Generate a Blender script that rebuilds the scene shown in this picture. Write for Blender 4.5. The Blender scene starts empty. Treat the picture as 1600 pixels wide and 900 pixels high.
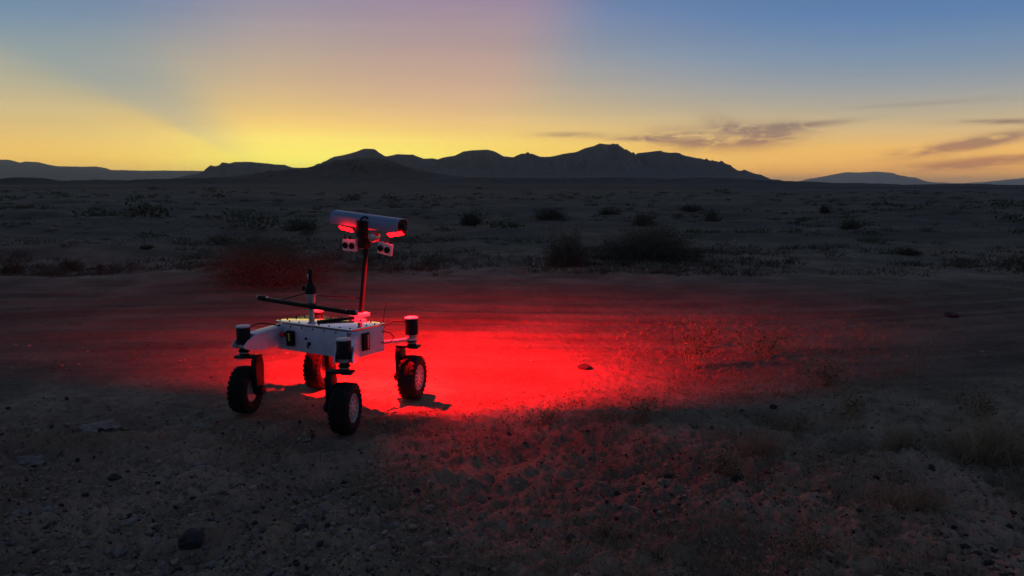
import bpy, bmesh, math, random
import numpy as np
from mathutils import Vector, Matrix

R = math.radians
random.seed(7)
rng = np.random.default_rng(11)
scene = bpy.context.scene
C = scene.collection

# ------------------------------------------------------------------ camera
CAM_H, FPX, HORIZON = 1.60, 1209.0, 290.0
PITCH = math.atan((450 - HORIZON) / FPX)
cam_d = bpy.data.cameras.new('camera')
cam_d.sensor_width = 36.0
cam_d.lens = 36.0 * FPX / 1600.0
cam_d.clip_start, cam_d.clip_end = 0.05, 120000
cam = bpy.data.objects.new('camera', cam_d)
C.objects.link(cam)
cam.location = (0, 0, CAM_H)
cam.rotation_euler = (math.pi / 2 - PITCH, 0, 0)
scene.camera = cam
scene.render.resolution_x, scene.render.resolution_y = 1024, 576

def ray(px, py):
    x, y = (px - 800) / FPX, (450 - py) / FPX
    c, s = math.cos(PITCH), math.sin(PITCH)
    return Vector((x, c + s * y, -s + c * y))
def at_z(px, py, z=0.0):
    d = ray(px, py)
    return Vector((0, 0, CAM_H)) + d * ((z - CAM_H) / d.z)
def at_z_np(px, py):
    x, y = (px - 800) / FPX, (450 - py) / FPX
    c, s = math.cos(PITCH), math.sin(PITCH)
    k = -CAM_H / (-s + c * y)
    return x * k, (c + s * y) * k
def at_y(px, py, Y):
    d = ray(px, py)
    return Vector((0, 0, CAM_H)) + d * (Y / d.y)

# ------------------------------------------------------------------ view
vs = scene.view_settings
vs.view_transform = 'Standard'
vs.look = 'None'
vs.exposure = 0.0
vs.gamma = 1.0
vs.use_curve_mapping = False

# ------------------------------------------------------------------ node helper
def lin(c):
    return tuple((v / 255 / 12.92) if v / 255 <= 0.04045 else ((v / 255 + 0.055) / 1.055) ** 2.4 for v in c)

class NT:
    def __init__(s, nt):
        s.nt = nt
        nt.nodes.clear()
    def new(s, t, **kw):
        n = s.nt.nodes.new(t)
        for k, v in kw.items():
            setattr(n, k, v)
        return n
    def put(s, sock, v):
        if isinstance(v, bpy.types.NodeSocket):
            s.nt.links.new(v, sock)
        else:
            sock.default_value = v
    def m(s, op, a, b=0.0, c=0.0, clamp=False):
        n = s.new('ShaderNodeMath', operation=op, use_clamp=clamp)
        for i, v in enumerate((a, b, c)):
            s.put(n.inputs[i], v)
        return n.outputs[0]
    def sstep(s, e0, e1, x):
        n = s.new('ShaderNodeMapRange', interpolation_type='SMOOTHSTEP')
        s.put(n.inputs[0], x)
        n.inputs[1].default_value, n.inputs[2].default_value = e0, e1
        n.inputs[3].default_value, n.inputs[4].default_value = 0.0, 1.0
        return n.outputs[0]
    def mix(s, f, a, b, mode='MIX'):
        n = s.new('ShaderNodeMix', data_type='RGBA', blend_type=mode)
        s.put(n.inputs[0], f)
        s.put(n.inputs[6], a if isinstance(a, bpy.types.NodeSocket) else (*a[:3], 1))
        s.put(n.inputs[7], b if isinstance(b, bpy.types.NodeSocket) else (*b[:3], 1))
        return n.outputs[2]
    def ramp(s, f, stops):
        n = s.new('ShaderNodeValToRGB')
        cr = n.color_ramp
        cr.elements[0].position, cr.elements[1].position = stops[0][0], stops[-1][0]
        cr.elements[0].color = (*stops[0][1], 1)
        cr.elements[1].color = (*stops[-1][1], 1)
        for p, c in stops[1:-1]:
            cr.elements.new(p).color = (*c, 1)
        s.put(n.inputs[0], f)
        return n.outputs[0]
    def noise(s, vec, scale, detail=3, rough=0.5, dist=0.0):
        n = s.new('ShaderNodeTexNoise')
        if vec is not None:
            s.put(n.inputs['Vector'], vec)
        n.inputs['Scale'].default_value = scale
        n.inputs['Detail'].default_value = detail
        n.inputs['Roughness'].default_value = rough
        n.inputs['Distortion'].default_value = dist
        return n.outputs[0]
    def comb(s, x, y, z=0.0):
        n = s.new('ShaderNodeCombineXYZ')
        for i, v in enumerate((x, y, z)):
            s.put(n.inputs[i], v)
        return n.outputs[0]

# ------------------------------------------------------------------ dusk sky (sun just below the range)
SUN_AZ = -14.8
world = bpy.data.worlds.new('World')
scene.world = world
world.use_nodes = True
w = NT(world.node_tree)
tc = w.new('ShaderNodeTexCoord')
sp = w.new('ShaderNodeSeparateXYZ')
w.put(sp.inputs[0], tc.outputs['Generated'])
el = w.m('MULTIPLY', w.m('ARCSINE', sp.outputs[2]), 57.29578)
az = w.m('MULTIPLY', w.m('ARCTAN2', sp.outputs[0], sp.outputs[1]), 57.29578)
da = w.m('SUBTRACT', az, SUN_AZ)
# wrap to -180..180
da = w.m('WRAP', da, 180.0, -180.0)
ada = w.m('ABSOLUTE', da)
t = w.m('POWER', w.m('DIVIDE', w.m('MULTIPLY', w.m('MAXIMUM', el, 0.0), w.m('MULTIPLY_ADD', w.sstep(10.0, 48.0, ada), 0.22, 1.0)), 90.0), 0.5)
def stops(lst):
    return [(math.sqrt(e / 90.0), lin(c)) for e, c in lst]
sun_r = w.ramp(t, stops([(0, (255, 232, 62)), (1.9, (255, 240, 100)), (3.2, (255, 228, 110)), (4.4, (245, 205, 116)),
        (6.4, (216, 184, 135)), (8.7, (192, 171, 150)), (10.9, (168, 156, 160)), (13, (146, 144, 166)),
        (25, (104, 114, 146)), (45, (80, 92, 122)), (90, (62, 73, 99))]))
right_r = w.ramp(t, stops([(0, (248, 166, 64)), (1.0, (252, 178, 74)), (2.9, (240, 186, 94)), (5.1, (198, 177, 138)),
        (6.4, (172, 165, 150)), (7.6, (154, 158, 160)), (9.7, (126, 147, 170)), (13, (94, 129, 174)), (25, (78, 106, 148)),
        (45, (67, 86, 121)), (90, (62, 73, 99))]))
left_r = w.ramp(t, stops([(0, (250, 186, 62)), (1.8, (242, 192, 78)), (2.6, (228, 188, 96)), (4.3, (202, 180, 124)), (6.4, (168, 170, 150)),
        (8.7, (150, 161, 160)), (10.5, (116, 143, 169)), (13, (90, 130, 176)), (25, (78, 107, 148)),
        (45, (67, 86, 121)), (90, (62, 73, 99))]))
back_r = w.ramp(t, stops([(0, (88, 88, 104)), (4, (114, 105, 118)), (10, (108, 110, 134)), (20, (88, 100, 134)),
        (45, (67, 84, 119)), (90, (62, 73, 99))]))
side = w.mix(w.sstep(-8.0, 8.0, da), left_r, right_r)
sig = w.m('MULTIPLY_ADD', w.sstep(-6.0, 6.0, da), 9.5, 9.5)
wr = w.m('POWER', 2.71828, w.m('MULTIPLY', w.m('POWER', w.m('DIVIDE', da, sig), 2.0), -1.0))
col = w.mix(wr, side, sun_r)
# pink sector right of the sun
edge = w.m('SUBTRACT', az, w.m('MULTIPLY_ADD', el, 0.49, -2.2))
pink = w.m('MULTIPLY', w.m('SUBTRACT', 1.0, w.sstep(-4.5, 4.0, edge)), w.sstep(-20.0, -4.0, az))
pink = w.m('MULTIPLY', pink, w.m('MULTIPLY', w.sstep(2.5, 7.0, el), w.m('SUBTRACT', 1.0, w.sstep(16.0, 30.0, el))))
col = w.mix(w.m('MULTIPLY', pink, 0.8), col, w.ramp(t, stops([(0, (250, 200, 110)), (4, (240, 190, 125)), (7, (212, 172, 144)),
        (10, (184, 154, 150)), (13, (164, 140, 160)), (30, (110, 112, 142)), (90, (62, 73, 99))])))
# crepuscular rays left of the sun
phi = w.m('MULTIPLY', w.m('ARCTAN2', w.m('ADD', el, 0.3), w.m('MULTIPLY', da, -1.0)), 57.29578)
ray1 = w.m('SUBTRACT', 1.0, w.sstep(18.5, 28.0, phi))
ray2 = w.m('SUBTRACT', 1.0, w.sstep(8.0, 16.0, phi))
lf = w.m('MULTIPLY', w.sstep(2.0, 9.0, w.m('MULTIPLY', da, -1.0)), w.m('SUBTRACT', 1.0, w.sstep(35.0, 60.0, ada)))
col = w.mix(w.m('MULTIPLY', w.m('MULTIPLY', ray1, lf), 0.17), col, lin((250, 205, 130)))
col = w.mix(w.m('MULTIPLY', w.m('MULTIPLY', ray2, lf), 0.10), col, lin((250, 190, 80)))
wedge = w.m('MULTIPLY', w.sstep(23.0, 30.0, phi), w.m('SUBTRACT', 1.0, w.sstep(34.0, 52.0, phi)))
col = w.mix(w.m('MULTIPLY', w.m('MULTIPLY', wedge, lf), 0.30), col, lin((128, 152, 168)))
# sky away from the sunset
col = w.mix(w.sstep(45.0, 135.0, ada), col, back_r)
# thin streak clouds low in the sky
def blob(a0, e0, sa, se, tilt=0.0):
    a = w.m('SUBTRACT', az, a0)
    e = w.m('SUBTRACT', w.m('SUBTRACT', el, e0), w.m('MULTIPLY', a, tilt))
    q = w.m('ADD', w.m('POWER', w.m('DIVIDE', a, sa), 2.0), w.m('POWER', w.m('DIVIDE', e, se), 2.0))
    return w.m('POWER', 2.71828, w.m('MULTIPLY', q, -1.0))
nz = w.noise(w.comb(w.m('MULTIPLY', az, 0.32), w.m('MULTIPLY', w.m('SUBTRACT', el, w.m('MULTIPLY', az, 0.03)), 1.15), 3.1), 1.0, 6, 0.66, 1.1)
cl = None
for b, g in ((blob(12.8, 3.25, 2.8, 0.70, -0.06), 1.35), (blob(17.8, 3.45, 2.6, 0.75, 0.06), 1.45), (blob(20.5, 4.1, 3.2, 0.22, 0.06), 0.8),
             (blob(9.0, 3.35, 2.2, 0.20, -0.03), 0.9), (blob(4.2, 3.65, 2.4, 0.22, 0.0), 0.7), (blob(15.3, 4.1, 1.6, 0.7, -0.28), 0.7),
             (blob(28.8, 2.3, 3.2, 0.36, 0.12), 1.25), (blob(31.5, 2.9, 2.2, 0.32, 0.16), 1.15), (blob(30.0, 1.3, 3.8, 0.36, 0.05), 1.25),
             (blob(33.5, 1.75, 3.0, 0.2, 0.02), 0.9), (blob(32.5, 3.9, 3.2, 0.16, -0.02), 1.1), (blob(27.0, 5.2, 5.0, 0.15, 0.02), 0.3),
             (blob(44.0, 2.6, 5.0, 0.4, 0.03), 1.0), (blob(-46.0, 3.2, 6.0, 0.4, 0.03), 0.9)):
    b = w.m('MULTIPLY', b, g)
    cl = b if cl is None else w.m('ADD', cl, b)
cloud = w.m('MULTIPLY', w.m('MINIMUM', cl, 1.15), w.sstep(0.25, 0.56, nz))
cloud = w.m('MULTIPLY', cloud, 0.92, clamp=True)
col = w.mix(cloud, col, w.mix(w.sstep(1.0, 4.5, el), lin((190, 126, 72)), lin((146, 124, 108))))
lay = w.noise(w.comb(w.m('MULTIPLY', az, 0.035), w.m('MULTIPLY', el, 0.75), 7.0), 1.0, 4, 0.55, 0.4)
glow = w.m('MULTIPLY', w.m('MULTIPLY_ADD', lay, 0.14, 0.93), w.m('MULTIPLY_ADD', w.m('POWER', 2.71828, w.m('DIVIDE', w.m('MAXIMUM', el, 0.0), -3.0)), 0.74, 1.0))
gl = w.new('ShaderNodeVectorMath', operation='SCALE')
w.put(gl.inputs[0], col)
w.put(gl.inputs['Scale'], glow)
bg = w.new('ShaderNodeBackground')
w.put(bg.inputs[0], gl.outputs[0])
bg.inputs[1].default_value = 1.0
wo = w.new('ShaderNodeOutputWorld')
w.put(wo.inputs[0], bg.outputs[0])

# ------------------------------------------------------------------ mesh helpers
def mesh_np(name, v, f, mat=None, smooth=False):
    """v (N,3), f (M,k) arrays -> mesh data"""
    me = bpy.data.meshes.new(name)
    v = np.asarray(v, dtype=np.float32)
    f = np.asarray(f, dtype=np.int32)
    me.vertices.add(len(v))
    me.vertices.foreach_set('co', v.ravel())
    k = f.shape[1]
    me.loops.add(f.size)
    me.loops.foreach_set('vertex_index', f.ravel())
    me.polygons.add(len(f))
    me.polygons.foreach_set('loop_start', np.arange(0, f.size, k, dtype=np.int32))
    me.polygons.foreach_set('loop_total', np.full(len(f), k, dtype=np.int32))
    if smooth:
        me.polygons.foreach_set('use_smooth', np.ones(len(f), dtype=bool))
    me.update(calc_edges=True)
    if mat:
        me.materials.append(mat)
    return me

def link(name, me, parent=None, loc=None):
    o = bpy.data.objects.new(name, me)
    C.objects.link(o)
    if parent:
        o.parent = parent
    if loc is not None:
        o.location = loc
    return o

def obj(name, bm, mat, parent=None, smooth=False):
    me = bpy.data.meshes.new(name)
    bmesh.ops.recalc_face_normals(bm, faces=bm.faces)
    bm.to_mesh(me)
    bm.free()
    me.materials.append(mat)
    if smooth:
        me.polygons.foreach_set('use_smooth', np.ones(len(me.polygons), dtype=bool))
        try:
            me.set_sharp_from_angle(angle=R(38))
        except Exception:
            pass
    return link(name, me, parent)

def thing(name, label, cat, loc=(0, 0, 0), rz=0.0, group=None):
    o = bpy.data.objects.new(name, None)
    o.empty_display_size = 0.1
    C.objects.link(o)
    o.location = loc
    o.rotation_euler = (0, 0, rz)
    return tag(o, label, cat, group)

def tag(o, label=None, cat=None, group=None, kind=None):
    if label: o['label'] = label
    if cat: o['category'] = cat
    if group: o['group'] = group
    if kind: o['kind'] = kind
    return o

def frame(d):
    d = Vector(d).normalized()
    a = Vector((0, 0, 1)) if abs(d.z) < 0.9 else Vector((1, 0, 0))
    u = a.cross(d).normalized()
    return u, d.cross(u).normalized(), d

def a_box(bm, c, size, rot=None, bev=0.0):
    M = Matrix.Translation(Vector(c)) @ (rot.to_4x4() if rot is not None else Matrix()) @ Matrix.Diagonal((*size, 1))
    r = bmesh.ops.create_cube(bm, size=1.0, matrix=M)
    if bev:
        es = list({e for v in r['verts'] for e in v.link_edges})
        bmesh.ops.bevel(bm, geom=es, offset=bev, segments=2, affect='EDGES', profile=0.6)

def a_tube(bm, pts, radii, seg=12, cap=True):
    pts = [Vector(p) for p in pts]
    if not hasattr(radii, '__len__'):
        radii = [radii] * len(pts)
    rings = []
    u = None
    for i, p in enumerate(pts):
        d = (pts[min(i + 1, len(pts) - 1)] - pts[max(i - 1, 0)])
        if d.length < 1e-9:
            d = Vector((0, 0, 1))
        if u is None:
            u, v, d = frame(d)
        else:
            d.normalize()
            u = (u - d * u.dot(d)).normalized()
            v = d.cross(u)
        rings.append([bm.verts.new(p + (u * math.cos(2 * math.pi * k / seg) + v * math.sin(2 * math.pi * k / seg)) * radii[i]) for k in range(seg)])
    for a, b in zip(rings, rings[1:]):
        for k in range(seg):
            bm.faces.new((a[k], a[(k + 1) % seg], b[(k + 1) % seg], b[k]))
    if cap:
        bm.faces.new(rings[0][::-1])
        bm.faces.new(rings[-1])

def a_lathe(bm, c, axis, prof, seg=32, closed=False):
    """prof: list of (along axis, radius)"""
    u, v, d = frame(axis)
    c = Vector(c)
    rings = [[bm.verts.new(c + d * h + (u * math.cos(2 * math.pi * k / seg) + v * math.sin(2 * math.pi * k / seg)) * r) for k in range(seg)] for h, r in prof]
    pairs = list(zip(rings, rings[1:])) + ([(rings[-1], rings[0])] if closed else [])
    for a, b in pairs:
        for k in range(seg):
            bm.faces.new((a[k], a[(k + 1) % seg], b[(k + 1) % seg], b[k]))
    if not closed:
        bm.faces.new(rings[0][::-1])
        bm.faces.new(rings[-1])

def a_prism(bm, poly, o, ux, uy, un, th, bev=0.0):
    """poly in (ux, uy) plane at o, extruded th along un"""
    o, ux, uy, un = Vector(o), Vector(ux), Vector(uy), Vector(un)
    a = [bm.verts.new(o + ux * x + uy * y) for x, y in poly]
    b = [bm.verts.new(o + ux * x + uy * y + un * th) for x, y in poly]
    n = len(poly)
    fs = [bm.faces.new(a[::-1]), bm.faces.new(b)]
    for k in range(n):
        fs.append(bm.faces.new((a[k], a[(k + 1) % n], b[(k + 1) % n], b[k])))
    if bev:
        es = list({e for f in fs[:2] for e in f.edges})
        bmesh.ops.bevel(bm, geom=es, offset=bev, segments=2, affect='EDGES', profile=0.6)

BM = bmesh.new

# ------------------------------------------------------------------ noise
def _h(ix, iy, s):
    n = np.sin(ix * 127.1 + iy * 311.7 + s * 74.7) * 43758.5453
    return n - np.floor(n)
def vnoise(x, y, s=0.0):
    ix, iy = np.floor(x), np.floor(y)
    fx, fy = x - ix, y - iy
    fx, fy = fx * fx * fx * (fx * (fx * 6 - 15) + 10), fy * fy * fy * (fy * (fy * 6 - 15) + 10)
    a, b, c, d = _h(ix, iy, s), _h(ix + 1, iy, s), _h(ix, iy + 1, s), _h(ix + 1, iy + 1, s)
    return (a + (b - a) * fx) * (1 - fy) + (c + (d - c) * fx) * fy - 0.5
def fbm(x, y, s=0.0, o=4, g=0.5):
    r, a = 0.0, 1.0
    for i in range(o):
        cs, sn = math.cos(0.6 * i), math.sin(0.6 * i)
        r = r + a * vnoise(x * cs - y * sn, x * sn + y * cs, s + 13.7 * i)
        x, y, a = x * 2.03, y * 2.03, a * g
    return r
def ss(e0, e1, x):
    q = np.clip((x - e0) / (e1 - e0), 0, 1)
    return q * q * (3 - 2 * q)

# ------------------------------------------------------------------ ground height
WHEEL_PX = {'FL': (386, 644), 'FR': (541, 676), 'RR': (645, 623), 'RL': (499, 606)}
WHEEL = {k: at_z(*p) for k, p in WHEEL_PX.items()}
PITS = [(at_z(1262, 660), 0.33, 0.12, 0.30), (at_z(95, 712), 0.36, 0.16, 0.085), (at_z(1470, 655), 0.30, 0.15, 0.06), (at_z(240, 862), 0.30, 0.12, 0.05)]
MOUNDS = [(at_z(1345, 642), 0.5, 0.10, 0.05), (at_z(60, 690), 0.30, 0.08, 0.05), (at_z(160, 688), 0.34, 0.09, 0.05),
          (at_z(1150, 655), 0.9, 0.16, 0.035), (at_z(900, 652), 0.9, 0.14, 0.03),
          (at_z(420, 432), 1.6, 1.2, 0.16), (at_z(985, 405), 1.9, 1.5, 0.18), (at_z(60, 395), 3.0, 2.2, 0.28), (at_z(200, 350), 6.0, 5.0, 0.45)]
def HZ(x, y):
    x, y = np.asarray(x, dtype=np.float64), np.asarray(y, dtype=np.float64)
    r = np.hypot(x, y)
    front = 1 - ss(4.6, 5.7, y + 0.05 * x)
    nearm = 1 - ss(14, 30, r)
    z = fbm(x * 2.2, y * 2.6, 1.0, 4) * 0.055 * front
    z = z + fbm(x * 4.5, y * 5.5, 2.0, 5, 0.62) * 0.042 * front
    z = z + fbm(x * 13, y * 15, 3.0, 4, 0.7) * 0.034 * (0.40 + 0.60 * front) * nearm
    track = ss(5.6, 6.6, y) * (1 - ss(11.5, 15, y))
    v = y - 0.05 * x - 0.03 * np.maximum(x, 0) ** 1.5 + 0.35 * np.sin(x * 0.5)
    z = z + (vnoise(x * 0.16, v * 2.3, 5.0) * 0.05 + vnoise(x * 0.30, v * 5.2, 6.0) * 0.032) * track
    z = z + fbm(x / 3.0, y / 3.0, 8.0, 4) * 0.20 * ss(11, 20, r) * (1 - ss(120, 300, r))
    z = z + fbm(x / 0.8, y / 0.8, 8.5, 3) * 0.06 * ss(10, 15, r) * (1 - ss(60, 140, r))
    z = z + fbm(x / 14.0, y / 11.0, 9.0, 3) * 0.55 * ss(16, 50, r) * (1 - ss(300, 900, r))
    z = z + fbm(x / 110.0, y / 70.0, 10.0, 3) * 1.6 * ss(60, 300, r)
    for p, sx, sy, d in PITS:
        q = np.exp(-((x - p.x) / sx) ** 4 - ((y - p.y) / sy) ** 2)
        z = z - d * q
    for p, sx, sy, d in MOUNDS:
        z = z + d * np.exp(-((x - p.x) / sx) ** 2 - ((y - p.y) / sy) ** 2)
    for p in WHEEL.values():
        q = np.exp(-(((x - p.x) ** 2 + (y - p.y) ** 2) / 0.20 ** 2) ** 2)
        z = z * (1 - q) - 0.004 * q
    return z
def hz(x, y):
    return float(HZ(np.array([x]), np.array([y]))[0])
def on_ground(px, py, it=4):
    z = 0.0
    for _ in range(it):
        p = at_z(px, py, z)
        z = hz(p.x, p.y)
    p.z = z
    return p

# ------------------------------------------------------------------ materials
def new_mat(name):
    m = bpy.data.materials.new(name)
    m.use_nodes = True
    n = NT(m.node_tree)
    b = n.new('ShaderNodeBsdfPrincipled')
    o = n.new('ShaderNodeOutputMaterial')
    n.put(o.inputs[0], b.outputs[0])
    return m, n, b

def simple(name, col, rough=0.5, metal=0.0, var=0.12, scale=40, bump=0.0, spec=0.5, coat=0.0, dust=0.0):
    m, n, b = new_mat(name)
    tcn = n.new('ShaderNodeTexCoord').outputs['Object']
    nz = n.noise(tcn, scale, 4, 0.6)
    f = n.sstep(0.3, 0.75, nz)
    cc = n.mix(f, tuple(c * (1 - var) for c in col), tuple(min(1, c * (1 + var)) for c in col))
    if dust:
        gp = n.new('ShaderNodeNewGeometry').outputs['Position']
        d1, d2 = n.noise(gp, 7.0, 5, 0.7, 0.4), n.noise(gp, 60.0, 4, 0.7)
        df = n.m('MULTIPLY', n.sstep(0.38, 0.72, d1), n.m('MULTIPLY_ADD', n.sstep(0.35, 0.65, d2), 0.6, 0.4))
        cc = n.mix(n.m('MULTIPLY', df, dust), cc, (0.24, 0.18, 0.12))
    n.put(b.inputs['Base Color'], cc)
    n.put(b.inputs['Roughness'], n.m('MULTIPLY_ADD', nz, 0.2, rough - 0.1, clamp=True))
    b.inputs['Metallic'].default_value = metal
    b.inputs['Specular IOR Level'].default_value = spec
    if coat:
        b.inputs['Coat Weight'].default_value = coat
        b.inputs['Coat Roughness'].default_value = 0.08
    if bump:
        bp = n.new('ShaderNodeBump')
        bp.inputs['Strength'].default_value = 0.6
        bp.inputs['Distance'].default_value = bump
        n.put(bp.inputs['Height'], n.noise(tcn, scale * 2, 4, 0.6))
        n.put(b.inputs['Normal'], bp.outputs[0])
    return m

def emis(name, col, strength):
    m, n, b = new_mat(name)
    b.inputs['Base Color'].default_value = (*col, 1)
    b.inputs['Emission Color'].default_value = (*col, 1)
    b.inputs['Emission Strength'].default_value = strength
    return m

def ground_mat():
    m, n, b = new_mat('desert_soil')
    geo = n.new('ShaderNodeNewGeometry').outputs['Position']
    s = n.new('ShaderNodeSeparateXYZ')
    n.put(s.inputs[0], geo)
    X, Y = s.outputs[0], s.outputs[1]
    n1 = n.noise(geo, 0.9, 5, 0.6, 0.3)
    n2 = n.noise(geo, 7.0, 5, 0.65, 0.2)
    n3 = n.noise(geo, 60.0, 4, 0.7)
    n4 = n.noise(geo, 0.06, 5, 0.6)
    base = n.mix(n.sstep(0.35, 0.68, n1), (0.150, 0.108, 0.066), (0.330, 0.246, 0.154))
    base = n.mix(n.m('MULTIPLY', n.sstep(0.45, 0.68, n2), 0.55), base, (0.125, 0.095, 0.060))
    base = n.mix(n.m('MULTIPLY', n.sstep(0.56, 0.72, n3), 0.55), base, (0.42, 0.32, 0.20))
    # dark grit and pale crumbs in the near soil
    nearm = n.m('SUBTRACT', 1.0, n.sstep(5.4, 7.0, Y))
    n5 = n.noise(geo, 17.0, 5, 0.72, 0.6)
    n6 = n.noise(geo, 34.0, 4, 0.72, 0.4)
    base = n.mix(n.m('MULTIPLY', nearm, n.m('MULTIPLY', n.sstep(0.55, 0.66, n5), 0.8)), base, (0.052, 0.042, 0.030))
    base = n.mix(n.m('MULTIPLY', nearm, n.m('MULTIPLY', n.sstep(0.61, 0.70, n6), 0.75)), base, (0.44, 0.35, 0.24))
    # bare pale strip in the right foreground
    q1, q2 = at_z(1385, 690), at_z(1640, 880)
    dx, dy = (q2 - q1).normalized().x, (q2 - q1).normalized().y
    ld_ = n.m('ADD', n.m('MULTIPLY', n.m('SUBTRACT', X, q1.x), -dy), n.m('MULTIPLY', n.m('SUBTRACT', Y, q1.y), dx))
    ld_ = n.m('ADD', ld_, n.m('MULTIPLY_ADD', n1, 0.5, -0.25))
    sm = n.m('MULTIPLY', n.m('SUBTRACT', 1.0, n.sstep(0.10, 0.26, n.m('ABSOLUTE', ld_))), n.m('SUBTRACT', 1.0, n.sstep(4.9, 5.4, Y)))
    base = n.mix(n.m('MULTIPLY', sm, 0.7), base, (0.37, 0.275, 0.175))
    # wheel tracks running across: pale dust and dark lines
    warp = n.m('MULTIPLY', n.m('SINE', n.m('MULTIPLY', X, 0.5)), 0.35)
    v = n.m('ADD', n.m('SUBTRACT', Y, n.m('MULTIPLY', X, 0.05)), warp)
    v = n.m('SUBTRACT', v, n.m('MULTIPLY', n.m('POWER', n.m('MAXIMUM', X, 0.0), 1.5), 0.03))
    st = n.noise(n.comb(n.m('MULTIPLY', X, 0.16), n.m('MULTIPLY', v, 2.6), 0.0), 1.0, 4, 0.6)
    tm = n.m('MULTIPLY', n.sstep(5.6, 6.8, Y), n.m('SUBTRACT', 1.0, n.sstep(11.0, 15.0, Y)))
    tm = n.m('MULTIPLY', tm, n.m('MULTIPLY_ADD', n.sstep(0.35, 0.65, n2), -0.35, 1.0))
    base = n.mix(n.m('MULTIPLY', tm, 0.75), base, n.mix(n.sstep(0.38, 0.64, st), (0.050, 0.041, 0.026), (0.120, 0.096, 0.060)))
    # scrub tint and dark patches out on the plain
    far = n.sstep(11.0, 24.0, Y)
    st2 = n.noise(n.comb(n.m('MULTIPLY', X, 0.10), n.m('MULTIPLY', Y, 0.22), 2.0), 1.0, 9, 0.74, 0.6)
    fcol = n.mix(n.sstep(0.40, 0.62, st2), (0.062, 0.056, 0.036), (0.135, 0.114, 0.070))
    base = n.mix(n.m('MULTIPLY', far, 0.85), base, fcol)
    vfar = n.sstep(120.0, 500.0, Y)
    st3 = n.noise(n.comb(n.m('MULTIPLY', X, 0.004), n.m('MULTIPLY', Y, 0.012), 5.0), 1.0, 5, 0.7, 0.5)
    base = n.mix(vfar, base, n.mix(n.sstep(0.40, 0.62, st3), (0.022, 0.021, 0.016), (0.044, 0.040, 0.029)))
    n.put(b.inputs['Base Color'], base)
    b.inputs['Roughness'].default_value = 0.95
    b.inputs['Specular IOR Level'].default_value = 0.15
    hb = n.m('ADD', n.m('MULTIPLY', n3, 0.35), n.m('ADD', n.m('MULTIPLY', n2, 1.2), n.m('MULTIPLY', n.noise(geo, 180.0, 3, 0.7), 0.15)))
    bp = n.new('ShaderNodeBump')
    bp.inputs['Strength'].default_value = 0.8
    bp.inputs['Distance'].default_value = 0.016
    n.put(bp.inputs['Height'], hb)
    n.put(b.inputs['Normal'], bp.outputs[0])
    return m

def rock_mat(name, a, bcol):
    m, n, b = new_mat(name)
    geo = n.new('ShaderNodeNewGeometry').outputs['Position']
    nz = n.noise(geo, 22.0, 5, 0.65, 0.3)
    n.put(b.inputs['Base Color'], n.mix(n.sstep(0.35, 0.7, nz), a, bcol))
    b.inputs['Roughness'].default_value = 0.9
    b.inputs['Specular IOR Level'].default_value = 0.2
    bp = n.new('ShaderNodeBump')
    bp.inputs['Distance'].default_value = 0.01
    n.put(bp.inputs['Height'], n.noise(geo, 60.0, 4, 0.7))
    n.put(b.inputs['Normal'], bp.outputs[0])
    return m

def leaf_mat(name, a, bcol):
    m, n, b = new_mat(name)
    geo = n.new('ShaderNodeNewGeometry')
    nz = n.noise(geo.outputs['Position'], 5.0, 4, 0.6)
    f = n.m('ADD', n.m('MULTIPLY', n.sstep(0.3, 0.7, nz), 0.6), n.m('MULTIPLY', geo.outputs['Random Per Island'], 0.4))
    n.put(b.inputs['Base Color'], n.mix(f, a, bcol))
    b.inputs['Roughness'].default_value = 0.8
    b.inputs['Specular IOR Level'].default_value = 0.2
    return m

M_SOIL = ground_mat()
M_HILL = rock_mat('hill_rock', (0.085, 0.074, 0.056), (0.135, 0.115, 0.088))
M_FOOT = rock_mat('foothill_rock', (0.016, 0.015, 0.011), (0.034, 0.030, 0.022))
M_STONE = rock_mat('stone', (0.15, 0.128, 0.10), (0.29, 0.25, 0.20))
M_DARKSTONE = rock_mat('dark_stone', (0.030, 0.028, 0.027), (0.06, 0.055, 0.05))
M_PEBBLE = rock_mat('pebble', (0.16, 0.12, 0.075), (0.42, 0.33, 0.22))
M_GREEN = leaf_mat('shrub_green', (0.065, 0.070, 0.038), (0.125, 0.125, 0.070))
M_DARKGREEN = leaf_mat('shrub_dark', (0.045, 0.048, 0.028), (0.080, 0.082, 0.048))
M_BROWN = leaf_mat('shrub_brown', (0.085, 0.065, 0.038), (0.150, 0.120, 0.075))
M_OLIVE = leaf_mat('olive_brush', (0.050, 0.048, 0.028), (0.105, 0.095, 0.056))
M_STRAW = leaf_mat('dry_straw', (0.20, 0.155, 0.09), (0.42, 0.34, 0.20))
M_TWIG = simple('twig', (0.12, 0.10, 0.08), 0.85, var=0.3)
M_DRYLEAF = leaf_mat('weed_leaf', (0.10, 0.092, 0.050), (0.24, 0.20, 0.11))

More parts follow.
